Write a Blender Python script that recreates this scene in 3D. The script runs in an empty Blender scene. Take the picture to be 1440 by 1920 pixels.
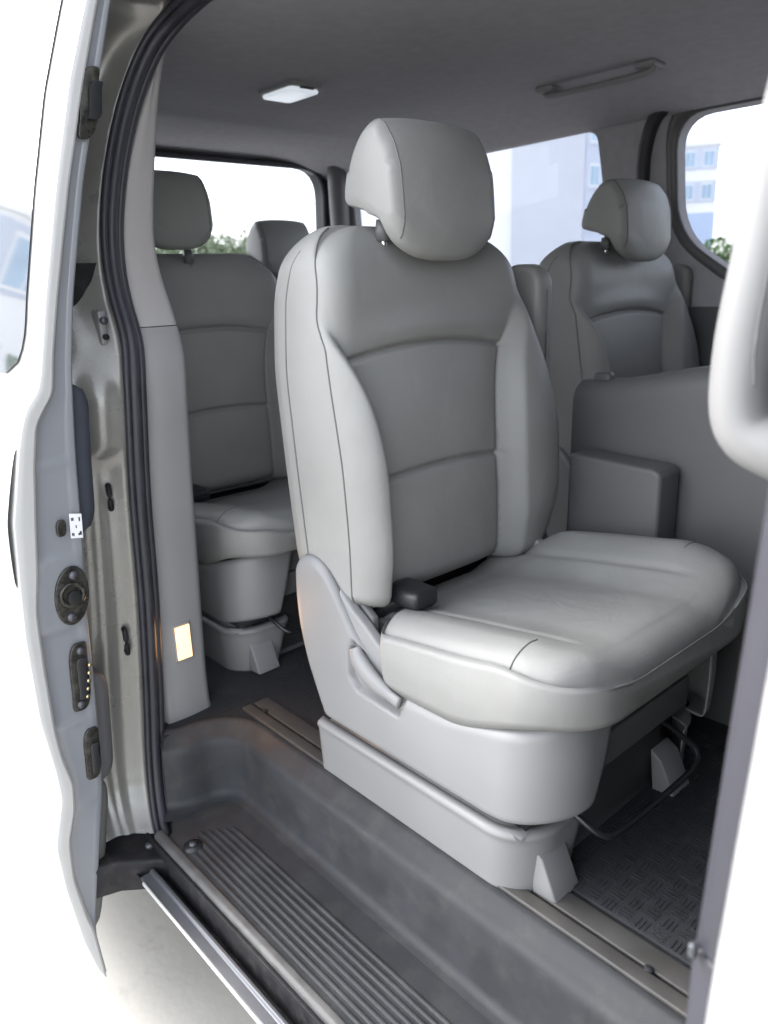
import bpy, bmesh, math, random
from math import sin, cos, pi, sqrt, exp, radians
from mathutils import Vector, Matrix
random.seed(7)
SC = bpy.context.scene
COL = SC.collection

# ------------------------------------------------------------------ camera
def make_camera():
    f, W = 1440.0, 1440.0
    yaw, p, r = radians(41.6), radians(16.6), radians(-2.0)
    Fh = Vector((-cos(yaw), sin(yaw), 0)); R0 = Vector((sin(yaw), cos(yaw), 0)); Z = Vector((0, 0, 1))
    F = Fh*cos(p) - Z*sin(p); U0 = Fh*sin(p) + Z*cos(p)
    R = R0*cos(r) + U0*sin(r); U = -R0*sin(r) + U0*cos(r)
    cd = bpy.data.cameras.new('camera'); co = bpy.data.objects.new('camera', cd); COL.objects.link(co)
    m = Matrix((R, U, -F)).transposed().to_4x4(); m.translation = (0, 0, 1.0)
    co.matrix_world = m
    cd.sensor_fit = 'HORIZONTAL'; cd.sensor_width = 36.0; cd.lens = 36.0*f/W
    cd.clip_start = 0.02; cd.clip_end = 2000
    cd.dof.use_dof = True; cd.dof.focus_distance = 1.45; cd.dof.aperture_fstop = 5.0
    SC.camera = co
make_camera()

# ------------------------------------------------------------------ sky, sun, exposure
SUN_EL, SUN_AZ = radians(42), radians(-157)     # azimuth measured from +X towards +Y (low sun from the rear, near side)
w = bpy.data.worlds.new("World"); SC.world = w; w.use_nodes = True
nt = w.node_tree
sky = nt.nodes.new('ShaderNodeTexSky'); sky.sky_type = 'NISHITA'; sky.sun_disc = False
sky.sun_elevation = SUN_EL; sky.sun_rotation = pi/2 - SUN_AZ
sky.dust_density = 2.0; sky.air_density = 1.0; sky.ozone_density = 0.8
bg = nt.nodes['Background']; bg.inputs['Strength'].default_value = 0.15
hs = nt.nodes.new('ShaderNodeHueSaturation'); hs.inputs['Saturation'].default_value = .28      # overcast: grey-white sky
nt.links.new(sky.outputs[0], hs.inputs['Color']); nt.links.new(hs.outputs[0], bg.inputs[0])
sl = bpy.data.lights.new('sun', 'SUN'); sl.energy = 0.3; sl.angle = radians(25); sl.color = (1, .96, .9)
so = bpy.data.objects.new('sun', sl); COL.objects.link(so)
sd = Vector((cos(SUN_EL)*cos(SUN_AZ), cos(SUN_EL)*sin(SUN_AZ), sin(SUN_EL)))
so.rotation_euler = sd.to_track_quat('Z', 'Y').to_euler(); so.location = (0, 0, 30)
vs = SC.view_settings
vs.view_transform = 'Standard'; vs.look = 'None'; vs.gamma = 1.0; vs.exposure = 2.68
SC.cycles.max_bounces = 10; SC.cycles.diffuse_bounces = 6; SC.cycles.transparent_max_bounces = 16
SC.cycles.sample_clamp_indirect = 6.0

# ------------------------------------------------------------------ materials
def undulate(t, tc, bp, wave):
    n = t.nodes.new('ShaderNodeTexNoise'); n.inputs['Scale'].default_value = wave[0]; n.inputs['Detail'].default_value = 3
    n.inputs['Distortion'].default_value = .6
    t.links.new(tc.outputs['Object'], n.inputs['Vector'])
    b2 = t.nodes.new('ShaderNodeBump'); b2.inputs['Strength'].default_value = wave[1]; b2.inputs['Distance'].default_value = wave[2]
    t.links.new(n.outputs[0], b2.inputs['Height']); t.links.new(b2.outputs[0], bp.inputs['Normal'])
def mat(name, col, rough=.5, metal=0., noise=None, bump=None, spec=.5, coat=0., emit=None, dirt=None, wave=None):
    """noise=(scale, amount) tone variation; bump=(scale, strength, distance); dirt=(colour, scale, threshold)"""
    m = bpy.data.materials.new(name); m.use_nodes = True
    t = m.node_tree; b = t.nodes['Principled BSDF']; L = t.links.new
    b.inputs['Base Color'].default_value = (*col, 1); b.inputs['Roughness'].default_value = rough
    b.inputs['Metallic'].default_value = metal; b.inputs['Specular IOR Level'].default_value = spec
    if coat: b.inputs['Coat Weight'].default_value = coat; b.inputs['Coat Roughness'].default_value = .05
    tc = t.nodes.new('ShaderNodeTexCoord')
    last = None
    if noise:
        n = t.nodes.new('ShaderNodeTexNoise'); n.inputs['Scale'].default_value = noise[0]; n.inputs['Detail'].default_value = 6
        L(tc.outputs['Object'], n.inputs['Vector'])
        mr = t.nodes.new('ShaderNodeMapRange'); mr.inputs[1].default_value = .3; mr.inputs[2].default_value = .7
        mr.inputs[3].default_value = 1-noise[1]; mr.inputs[4].default_value = 1+noise[1]
        L(n.outputs[0], mr.inputs[0])
        mx = t.nodes.new('ShaderNodeMix'); mx.data_type = 'RGBA'; mx.blend_type = 'MULTIPLY'; mx.inputs[0].default_value = 1
        mx.inputs[6].default_value = (*col, 1); L(mr.outputs[0], mx.inputs[7])
        last = mx.outputs[2]
        rr = t.nodes.new('ShaderNodeMapRange'); rr.inputs[1].default_value = .3; rr.inputs[2].default_value = .7
        rr.inputs[3].default_value = max(0, rough-.08); rr.inputs[4].default_value = min(1, rough+.08)
        L(n.outputs[0], rr.inputs[0]); L(rr.outputs[0], b.inputs['Roughness'])
    if dirt:
        n2 = t.nodes.new('ShaderNodeTexNoise'); n2.inputs['Scale'].default_value = dirt[1]; n2.inputs['Detail'].default_value = 4
        n2.inputs['Roughness'].default_value = .65
        L(tc.outputs['Object'], n2.inputs['Vector'])
        m2 = t.nodes.new('ShaderNodeMapRange'); m2.inputs[1].default_value = dirt[2]; m2.inputs[2].default_value = dirt[2]+.28
        m2.inputs[4].default_value = dirt[3] if len(dirt) > 3 else .7
        L(n2.outputs[0], m2.inputs[0])
        mx2 = t.nodes.new('ShaderNodeMix'); mx2.data_type = 'RGBA'; mx2.inputs[7].default_value = (*dirt[0], 1)
        L(m2.outputs[0], mx2.inputs[0])
        if last: L(last, mx2.inputs[6])
        else: mx2.inputs[6].default_value = (*col, 1)
        last = mx2.outputs[2]
    if last: L(last, b.inputs['Base Color'])
    if bump:
        n3 = t.nodes.new('ShaderNodeTexVoronoi' if len(bump) > 3 and bump[3] == 'v' else 'ShaderNodeTexNoise')
        n3.inputs['Scale'].default_value = bump[0]
        L(tc.outputs['Object'], n3.inputs['Vector'])
        bp = t.nodes.new('ShaderNodeBump'); bp.inputs['Strength'].default_value = bump[1]; bp.inputs['Distance'].default_value = bump[2]
        L(n3.outputs[0], bp.inputs['Height']); L(bp.outputs[0], b.inputs['Normal'])
        if wave: undulate(t, tc, bp, wave)
    if emit:
        b.inputs['Emission Color'].default_value = (*emit[0], 1); b.inputs['Emission Strength'].default_value = emit[1]
    return m
def glass_mat(name, tint, refl=.06):
    m = bpy.data.materials.new(name); m.use_nodes = True; t = m.node_tree
    t.nodes.remove(t.nodes['Principled BSDF']); out = t.nodes['Material Output']
    a = t.nodes.new('ShaderNodeBsdfTransparent'); a.inputs[0].default_value = (*tint, 1)
    g = t.nodes.new('ShaderNodeBsdfGlossy'); g.inputs['Roughness'].default_value = .02
    x = t.nodes.new('ShaderNodeMixShader'); x.inputs[0].default_value = refl
    t.links.new(a.outputs[0], x.inputs[1]); t.links.new(g.outputs[0], x.inputs[2]); t.links.new(x.outputs[0], out.inputs[0])
    return m
def perforated_leather():
    m = mat('perforated_leather', (.243, .244, .236), .5, spec=.4, noise=(9, .05))
    t = m.node_tree; L = t.links.new; b = t.nodes['Principled BSDF']
    tc = t.nodes.new('ShaderNodeTexCoord')
    v = t.nodes.new('ShaderNodeTexVoronoi'); v.inputs['Scale'].default_value = 190; v.inputs['Randomness'].default_value = 0
    L(tc.outputs['Object'], v.inputs['Vector'])
    r = t.nodes.new('ShaderNodeMapRange'); r.inputs[1].default_value = .12; r.inputs[2].default_value = .32
    L(v.outputs['Distance'], r.inputs[0])
    bp = t.nodes.new('ShaderNodeBump'); bp.inputs['Strength'].default_value = .3; bp.inputs['Distance'].default_value = .001
    L(r.outputs[0], bp.inputs['Height']); L(bp.outputs[0], b.inputs['Normal'])
    undulate(t, tc, bp, (13, .36, .008))
    return m
M = dict(
    leather=mat('grey_leather', (.245, .246, .238), .5, spec=.4, noise=(7, .05), bump=(420, .16, .001), wave=(13, .34, .007)),
    perf=perforated_leather(),
    seam=mat('seam_thread', (.13, .13, .13), .7),
    plastic=mat('light_grey_plastic', (.215, .215, .217), .42, noise=(5, .04), bump=(600, .08, .0006)),
    trim=mat('pillar_plastic', (.25, .25, .255), .55, noise=(6, .04), bump=(500, .1, .0006)),
    trim_warm=mat('pillar_fabric_trim', (.36, .345, .34), .75, noise=(8, .04), bump=(700, .2, .0008)),
    darktrim=mat('dark_grey_trim', (.10, .10, .105), .5, noise=(6, .08), bump=(450, .12, .0008)),
    midtrim=mat('mid_grey_trim', (.115, .115, .117), .45, noise=(5, .06), bump=(450, .12, .0008)),
    headliner=mat('headliner_cloth', (.40, .393, .415), .95, noise=(30, .06), bump=(900, .3, .001), spec=.15),
    black=mat('black_plastic', (.022, .022, .025), .38),
    blackmetal=mat('black_painted_metal', (.012, .012, .014), .6, spec=.25, noise=(40, .3), dirt=((.07, .065, .06), 30, .5, .4)),
    rubber=mat('seal_rubber', (.028, .028, .036), .5, noise=(20, .2)),
    sealgrey=mat('grey_seal_trim', (.036, .036, .047), .55, noise=(12, .06)),
    carpet=mat('floor_carpet', (.022, .023, .027), .9, noise=(60, .3), bump=(300, .5, .004), dirt=((.07, .067, .064), 6, .55, .35)),
    step=mat('step_rubber', (.034, .036, .040), .62, noise=(14, .15), bump=(350, .25, .001), dirt=((.10, .097, .09), 16, .5, .3), spec=.35),
    floortrim=mat('floor_trim', (.058, .056, .054), .55, noise=(22, .15), dirt=((.09, .08, .07), 9, .5, .6)),
    floordark=mat('floor_edge_rubber', (.075, .075, .075), .55, noise=(25, .2), dirt=((.17, .16, .15), 10, .55, .5)),
    paint=mat('silver_paint', (.38, .38, .38), .32, noise=(3, .02), coat=.5),
    jamb=mat('door_jamb_paint', (.21, .22, .24), .38, noise=(4, .03), coat=.25, dirt=((.26, .25, .22), 11, .63, .4)),
    jambtan=mat('pillar_jamb_paint', (.24, .238, .222), .3, metal=.25, noise=(5, .06), coat=.3, dirt=((.12, .11, .09), 3.2, .40, .35)),
    edge=mat('door_hem_paint', (.42, .42, .415), .35, noise=(5, .03), coat=.3),
    chrome=mat('chrome', (.75, .75, .76), .15, metal=1.),
    darkbar=mat('dark_steel_bar', (.05, .05, .055), .3, metal=.7),
    alu=mat('worn_aluminium', (.09, .095, .107), .4, metal=.4, noise=(12, .12)),
    hole=mat('oily_recess', (.022, .021, .018), .28, noise=(60, .5), dirt=((.10, .095, .075), 60, .55, .6)),
    brass=mat('brass_contact', (.6, .5, .28), .3, metal=1.),
    sticker=mat('white_sticker', (.75, .75, .78), .5),
    ink=mat('sticker_ink', (.04, .04, .05), .5),
    bumper=mat('foam_bumper', (.035, .04, .055), .8, noise=(40, .15)),
    lens=mat('dome_lens', (.85, .87, .9), .3, emit=((.85, .92, 1), .09)),
    glow=mat('lit_lens', (.9, .7, .5), .3, emit=((1., .52, .20), .33)),
    glass=glass_mat('window_glass', (.55, .57, .61)),
    dglass=glass_mat('privacy_glass', (.22, .23, .25)),
    doorglass=mat('tinted_door_glass', (.05, .055, .065), .03, spec=1., coat=1.),
    concrete=mat('concrete', (.40, .385, .355), .85, noise=(2.2, .08), bump=(40, .2, .004), dirt=((.20, .19, .165), 9, .60, .6)),
    wallpale=mat('pale_render', (.50, .52, .58), .8, noise=(.4, .03)),
    wallwhite=mat('white_render', (.78, .78, .80), .8, noise=(.5, .03)),
    wallgrey=mat('grey_cladding', (.50, .54, .64), .7, noise=(.6, .05)),
    bluebase=mat('blue_cladding', (.42, .50, .66), .6, noise=(.7, .05)),
    pane=mat('window_pane', (.30, .42, .55), .12, noise=(.8, .1)),
    leaf=mat('leaves', (.075, .14, .035), .6, noise=(3, .4)),
    leafhazed=mat('hazed_leaves', (.15, .20, .10), .6, noise=(3, .3)),  # leaf colour lightened to imitate overexposure and the veil of the glass
    bark=mat('bark', (.09, .07, .05), .9, noise=(9, .3)),
)

# ------------------------------------------------------------------ mesh helpers
ROOT = [None, Vector((0, 0, 0))]
def thing(name, label, cat, loc, group=None):
    o = bpy.data.objects.new(name, None); COL.objects.link(o); o.location = loc
    o.empty_display_size = .1
    o['label'] = label; o['category'] = cat
    if group: o['group'] = group
    ROOT[0] = o; ROOT[1] = Vector(loc)
    return o
def use(root): ROOT[0] = root; ROOT[1] = Vector(root.location)
def tag(o, label=None, cat=None, group=None, kind=None):
    for k, v in (('label', label), ('category', cat), ('group', group), ('kind', kind)):
        if v: o[k] = v
    return o
def obj(name, vf, m, parent=True, smooth=True, bevel=0, seg=3, subsurf=0, angle=None):
    v, fc = vf
    me = bpy.data.meshes.new(name)
    og = ROOT[1] if parent else Vector((0, 0, 0))
    me.from_pydata([(p[0]-og.x, p[1]-og.y, p[2]-og.z) for p in v], [], fc)
    bm = bmesh.new(); bm.from_mesh(me); bmesh.ops.remove_doubles(bm, verts=bm.verts, dist=1e-5)
    bmesh.ops.recalc_face_normals(bm, faces=bm.faces); bm.to_mesh(me); bm.free()
    for mm in (m if isinstance(m, (list, tuple)) else [m]): me.materials.append(mm)
    o = bpy.data.objects.new(name, me); COL.objects.link(o)
    if parent is True: o.parent = ROOT[0]
    elif parent: o.parent = parent
    if smooth:
        for p in me.polygons: p.use_smooth = True
    if bevel:
        b = o.modifiers.new('bevel', 'BEVEL'); b.width = bevel; b.segments = seg; b.limit_method = 'ANGLE'; b.angle_limit = radians(35)
        b.harden_normals = False
    if subsurf:
        s = o.modifiers.new('subsurf', 'SUBSURF'); s.levels = s.render_levels = subsurf
    if smooth and angle:
        bm = bmesh.new(); bm.from_mesh(me)
        for e in bm.edges:
            if len(e.link_faces) == 2 and e.calc_face_angle(0) > radians(angle): e.smooth = False
        bm.to_mesh(me); bm.free()
    return o
def join(*parts):
    V, Fc = [], []
    for v, f in parts:
        n = len(V); V += list(v); Fc += [tuple(i+n for i in q) for q in f]
    return V, Fc
def grid(P, cu=False, cv=False, cap0=False, cap1=False):
    """P[i][j]; cu/cv close along i / j; cap0/cap1 close first/last row i"""
    nu, nv = len(P), len(P[0]); V = [p for row in P for p in row]; Fc = []
    for i in range(nu if cu else nu-1):
        for j in range(nv if cv else nv-1):
            a, b = i, (i+1) % nu; c, d = j, (j+1) % nv
            Fc.append((a*nv+c, b*nv+c, b*nv+d, a*nv+d))
    if cap0: Fc.append(tuple(range(nv)))
    if cap1: Fc.append(tuple((nu-1)*nv+j for j in range(nv)))
    return V, Fc
def box(x0, x1, y0, y1, z0, z1):
    V = [(x, y, z) for x in (x0, x1) for y in (y0, y1) for z in (z0, z1)]
    return V, [(0, 1, 3, 2), (4, 6, 7, 5), (0, 4, 5, 1), (2, 3, 7, 6), (0, 2, 6, 4), (1, 5, 7, 3)]
def spline(pts, n, closed=False):
    P = [Vector(p) for p in pts]; N = len(P); out = []
    segs = N if closed else N-1
    for k in range(n):
        t = k*segs/(n if closed else n-1); i = min(int(t), segs-1); u = t-i
        g = (lambda q: P[q % N]) if closed else (lambda q: P[max(0, min(N-1, q))])
        p0, p1, p2, p3 = g(i-1), g(i), g(i+1), g(i+2)
        out.append(.5*((2*p1)+(p2-p0)*u+(2*p0-5*p1+4*p2-p3)*u*u+(3*p1-p0-3*p2+p3)*u**3))
    return out
def sweep(path, prof, up=(0, 0, 1), closed=False, caps=True, scale=None):
    """prof: list of (a, b): a along side vector, b along up-ish vector"""
    P = [Vector(p) for p in path]; rows = []; n = len(P)
    for i, p in enumerate(P):
        a = P[(i-1) % n] if (i > 0 or closed) else p; b = P[(i+1) % n] if (i < n-1 or closed) else p
        t = (b-a).normalized(); u = Vector(up)
        s = t.cross(u)
        if s.length < 1e-4: s = t.cross(Vector((1, 0, 0)))
        s.normalize(); u2 = s.cross(t).normalized(); k = scale(i/(n-1)) if scale else 1
        rows.append([p + s*x*k + u2*y*k for x, y in prof])
    return grid(rows, cu=closed, cv=True, cap0=caps and not closed, cap1=caps and not closed)
def circ(r, n=10, e=1): return [(r*cos(2*pi*k/n), r*e*sin(2*pi*k/n)) for k in range(n)]
def tube(path, r, n=8, up=(0, 0, 1), closed=False, scale=None): return sweep(path, circ(r, n), up, closed, scale=scale)
def prism(poly, axis, a, b):
    """poly: 2-D points in the two other axes (cyclic order xyz without axis), extruded from a to b"""
    def mk(p, q):
        return {0: (q, p[0], p[1]), 1: (p[0], q, p[1]), 2: (p[0], p[1], q)}[axis]
    n = len(poly); V = [mk(p, a) for p in poly]+[mk(p, b) for p in poly]
    return V, [tuple(range(n)), tuple(range(2*n-1, n-1, -1))]+[(i, (i+1) % n, n+(i+1) % n, n+i) for i in range(n)]
def lerp(a, b, t): return a+(b-a)*t
def ss(a, b, x):
    t = max(0, min(1, (x-a)/(b-a))); return t*t*(3-2*t)
def tab(T, x):
    """piecewise-linear table lookup [(x, v), ...]"""
    if x <= T[0][0]: return T[0][1]
    for (a, va), (b, vb) in zip(T, T[1:]):
        if x <= b: return va+(vb-va)*(x-a)/(b-a)
    return T[-1][1]
def smtab(T, x, h): return sum(tab(T, x+k*h/3) for k in (-3, -2, -1, 0, 1, 2, 3))/7
def rrect(x0, x1, z0, z1, r, n=6):
    if not isinstance(r, (list, tuple)): r = [r]*4
    out = []
    for (cx, cz, a0, rr) in ((x1-r[0], z1-r[0], 0, r[0]), (x0+r[1], z1-r[1], 90, r[1]), (x0+r[2], z0+r[2], 180, r[2]), (x1-r[3], z0+r[3], 270, r[3])):
        for k in range(n+1):
            a = radians(a0+90*k/n); out.append((cx+rr*cos(a), cz+rr*sin(a)))
    return out

# ================================================================== SEATS
YC = 1.105
def seat_backrest():
    zb, zt = .392, 1.104
    XS = [(.40, -1.064), (.55, -1.064), (.68, -1.071), (.83, -1.094), (.96, -1.115), (1.04, -1.13), (1.075, -1.145), (1.11, -1.162)]
    XR = [(.40, -1.19), (.44, -1.215), (.47, -1.230), (.65, -1.246), (.84, -1.259), (.98, -1.257), (1.05, -1.234), (1.085, -1.205), (1.11, -1.182)]
    GT = [(.40, .172), (.66, .172), (.72, .176), (.80, .19), (.87, .212), (.93, .25), (1.1, .30)]
    WT = [(.40, .252), (.85, .257), (.95, .250), (1.10, .238)]
    DR = [(.40, .05), (.46, .085), (.55, .112), (.70, .112), (.80, .092), (.90, .060), (1.0, .032), (1.1, .016)]   # wider inner bolster
    def Wd(z):
        wv = smtab(WT, z, .05); r = .085
        if z > zt-r: wv -= r-sqrt(max(0, r*r-(z-(zt-r))**2))
        r2 = .04
        if z < zb+r2: wv -= r2-sqrt(max(0, r2*r2-(zb+r2-z)**2))
        return wv
    NZ, NY, NB = 230, 170, 24
    zs = []
    for i in range(NZ+1):
        t = i/NZ; q = .5-.5*cos(pi*t); zs.append(lerp(zb, zt, .45*t+.55*q))
    def front(y, z, wv):
        a = abs(y); xs = smtab(XS, z, .03); g = smtab(GT, z, .03)
        rs, rt, R = .055, .075, .046
        dx = max(0, 1-(wv-a)/rs); dz = max(0, 1-(zt-z)/rt, 1-(z-zb)/.045)
        q = min(1, sqrt(dx*dx+dz*dz)); drop = R*(1-sqrt(max(0, 1-q*q)))
        up = ss(.84, 1.02, z)
        cen = lerp(.010, .046-.012*(1-(a/.26)**2 if a < .26 else 0), up)
        hb = .72*(1-ss(.74, 1.0, z))*(.6+.4*ss(.42, .52, z))
        u = max(0, min(1, (a-g)/max(.02, wv+.004-g)))
        bol = .046 + .036*hb*sin(pi*min(1, u*.85+.15))**.9*(1 if a > g else 0)
        k = ss(g-.012, g+.034, a)
        lev = lerp(cen, bol, k) if z < 1.02 else lerp(cen, .046, k)
        z1 = .888-.5*y*y; z2 = .648-.35*y*y
        inn = 1-ss(g-.01, g+.012, a)
        gs = 1-ss(.84, .93, z)
        lev -= .011*exp(-((a-g)/.0055)**2)*gs
        lev -= (.011*exp(-((z-z1)/.0055)**2)+.010*exp(-((z-z2)/.0055)**2))*inn
        # stuffing that swells between the seams
        if a < g:
            for lo, hi, h in ((.36, z2, .012), (z2, z1, .014)):
                if lo < z < hi:
                    lev += h*(max(0, sin(pi*(z-lo)/(hi-lo)))**.45)*(1-(a/g)**4)
            if z > z1: lev += .012*exp(-((z-z1-.03)/.03)**2)*(1-(a/g)**2)
        # lower edge tucks back towards the cushion
        return xs + lev - drop
    rows = []
    for z in zs:
        wv = Wd(z); row = []; xr = smtab(XR, z, .02); wr_ = wv+smtab(DR, z, .04)
        for j in range(NY+1):
            u = -1+2*j/NY; s = .55*u+.45*sin(pi/2*u); ws = wv if s < 0 else wr_; y = s*ws
            row.append((front(y, z, ws), YC+y, z))
        xf = row[-1][0]
        for k in range(1, 7):
            t = k/7; bul = .006*sin(pi*t); row.append((lerp(xf, xr, t), YC+wr_+bul, z))
        for j in range(NB+1):
            s = 1-2*j/NB; y = s*(wv if s < 0 else wr_); d = max(0, 1-((wv if s < 0 else wr_)-abs(y))/.05)
            row.append((xr-.022*sqrt(max(0, 1-d*d))*(1-ss(zt-.05, zt, z)), YC+y, z))
        for k in range(1, 7):
            t = k/7; bul = .006*sin(pi*t); row.append((lerp(xr, xf, t), YC-wv-bul, z))
        rows.append(row)
    b = obj('backrest', grid(rows, cv=True, cap0=True, cap1=True), M['leather'])
    for sgn in (-1, 1):
        pts = []
        for i in range(4, NZ-3, 2):
            z = zs[i]; wv = Wd(z)+(smtab(DR, z, .04) if sgn > 0 else 0)
            pts.append((front(wv, z, wv)+.0006, YC+sgn*(wv+.0004), z))
        obj('piping', tube(pts, .0016, 6), M['seam'], b)
    pts = []
    for z in [.46+.01*k for k in range(61)]:
        wv = Wd(z); pts.append((smtab(XR, z, .02)+.045, YC-wv-.0052, z))
    obj('back_shell_seam', tube(pts, .0016, 6), M['seam'], b)
    return b

def seat_headrest(back):
    prof = [(-1.029, 1.115), (-1.036, 1.19), (-1.052, 1.235), (-1.083, 1.264), (-1.118, 1.262), (-1.147, 1.236), (-1.168, 1.196),
            (-1.178, 1.158), (-1.172, 1.140), (-1.150, 1.132), (-1.118, 1.121), (-1.092, 1.090), (-1.076, 1.056), (-1.058, 1.037), (-1.038, 1.045), (-1.030, 1.075)]
    ring = spline([(x, 0, z) for x, z in prof], 90, True)
    cx, cz = -1.095, 1.155; rows = []; N = 48; hw = .139
    for i in range(N+1):
        u = -1+2*i/N; s = .4*u+.6*sin(pi/2*u); a = abs(s); y = s*hw
        q = max(0, (a-.80)/.20); k = 1-.20*(1-sqrt(max(0, 1-q*q)))
        row = []
        for p in ring:
            x = cx+(p.x-cx)*k*1.06; z = cz+(p.z-cz)*k*(1.14 if p.z > cz else 1.0)
            if z < 1.12: z += .052*a**3.2*min(1, (1.12-z)/.06)
            if z > 1.2: z -= .012*a**2.5
            x -= .012*a*a*(1 if x > -1.09 else 0)*min(1, (x+1.09)/.03)
            row.append((x, YC+.004+y, z))
        rows.append(row)
    h = obj('headrest', grid(rows, cv=True, cap0=True, cap1=True), M['leather'])
    for i, sg in ((6, -1), (N-6, 1)):
        seam = [Vector(p) for p in rows[i]]
        sel = seam[0:34]+[]
        path = [(p.x+.0004, p.y+sg*.0006, p.z) for p in (seam[78:90]+seam[0:26])]
        obj('piping', tube(path, .0014, 6), M['seam'], h)
    for sg in (-1, 1):
        y = YC-.005+sg*.085
        obj('post', tube([(-1.118, y, .97), (-1.118, y, 1.16)], .0065, 12), M['chrome'], h)
        obj('post_guide', tube([(-1.120, y, 1.075), (-1.119, y, 1.112)], .016, 12, scale=lambda t: 1-.25*t), M['midtrim'], back)
    return h

def seat_cushion():
    x0, x1 = -1.125, -.538
    def Wc(x):
        wv = .272
        r = .12
        if x > x1-r: wv -= r-sqrt(max(0, r*r-(x-(x1-r))**2))
        wv -= .085*ss(-.945, -1.035, x)
        r = .05
        if x < x0+r: wv -= r-sqrt(max(0, r*r-(x0+r-x)**2))
        return wv
    ZC = [(-1.13, .362), (-1.05, .368), (-.95, .388), (-.84, .405), (-.7, .423), (-.62, .438), (-.54, .446), (-.49, .446)]
    NX, NY = 130, 120; rows = []
    for i in range(NX+1):
        t = i/NX; q = .5-.5*cos(pi*t); x = lerp(x0, x1, .4*t+.6*q); wv = Wc(x); row = []
        zbot = .285+.062*ss(-.80, -.58, x)
        for j in range(NY+1):
            u = -1+2*j/NY; s = .55*u+.45*sin(pi/2*u); a = abs(s*wv); ws = wv+(.080 if s > 0 else 0)*min(1, wv/.2); y = s*ws
            z = smtab(ZC, x, .05) + (.029 if s < 0 else .066)*ss(.09, .225, a)*(1-.5*ss(-.70, -.55, x))
            z -= .005*exp(-((a-.158)/.006)**2)*(1-ss(-.66, -.60, x))
            z += .010*(1-(a/.17)**2 if a < .17 else 0)*sin(pi*max(0, min(1, (x+1.03)/.45)))**.6
            xs = -.575+.0*a
            z -= .004*exp(-((x-xs)/.006)**2)*0
            dx = max(0, 1-(wv-a)/.062); dz = max(0, 1-(x1-x)/.065, 1-(x-x0)/.04)
            qq = min(1, sqrt(dx*dx+dz*dz)); R = lerp(.042, .046, ss(-.70, -.53, x))
            z -= R*(1-sqrt(max(0, 1-qq*qq)))
            row.append((x, YC+y, z))
        zr = row[-1][2]
        for k in range(1, 8):
            tt = k/8; row.append((x, row[NY][1]+.009*sin(pi*tt), lerp(zr, zbot, tt)))
        for j in range(9): row.append((x, lerp(row[NY][1], row[0][1], j/8), zbot))
        for k in range(1, 8):
            tt = k/8; row.append((x, YC-wv-.009*sin(pi*tt), lerp(zbot, zr, tt)))
        rows.append(row)
    c = obj('seat_cushion', grid(rows, cv=True, cap0=True, cap1=True), [M['leather'], M['perf']])
    n = 0
    for p in c.data.polygons:
        ctr = p.center + ROOT[1]
        if p.normal.z > .55 and abs(ctr.y-YC) < .245 and ctr.z > .36 and not (abs(ctr.y-YC) > .19 and ctr.x < -.655): p.material_index = 1
    for sgn in (-1, 1):
        j = 0 if sgn < 0 else NY
        pts = [(r[j][0], r[j][1]+sgn*.0022, r[j][2]+.0012) for r in rows[14:]]
        if sgn < 0: pts += [(x1+.0015, q[1], q[2]+.001) for q in rows[-1][4:NY-3:4]]
        obj('piping', tube(pts, .0015, 6), M['leather'], c)
    # short seam that closes the outer bolster
    pts = []
    for r in rows:
        pass
    i = min(range(NX+1), key=lambda k: abs(rows[k][0][0]+.665))
    row = rows[i]
    pts = [Vector(p)+Vector((0, -.0006, .0004)) for p in row[0:22]]
    obj('seam', tube(pts, .0012, 6), M['seam'], c)
    pts = [Vector(p)+Vector((0, .0006, .0004)) for p in row[NY-21:NY+1]]
    obj('seam', tube(pts, .0012, 6), M['seam'], c)
    return c

def base_path(x_rear, y_side, x_front, R, n_arc=22, n_side=60, n_front=14):
    """plan path: outer side from rear to front, round the corner, across the front, back along the inner side"""
    hw = YC-y_side; out = []
    for k in range(n_side):
        out.append(((lerp(x_rear, x_front-R, k/n_side)), -hw, (0, -1)))
    for k in range(n_arc+1):
        a = radians(-90+90*k/n_arc); out.append((x_front-R+R*cos(a), -hw+R+R*sin(a), (cos(a), sin(a))))
    hw2 = hw; hw = hw+.055          # the inner side is a little wider
    for k in range(1, n_front):
        out.append((x_front, lerp(-hw2+R, hw-R, k/n_front), (1, 0)))
    for k in range(n_arc+1):
        a = radians(90*k/n_arc); out.append((x_front-R+R*cos(a), hw-R+R*sin(a), (cos(a), sin(a))))
    for k in range(1, n_side+1):
        out.append((lerp(x_front-R, x_rear, k/n_side), hw, (0, 1)))
    return out

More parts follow.
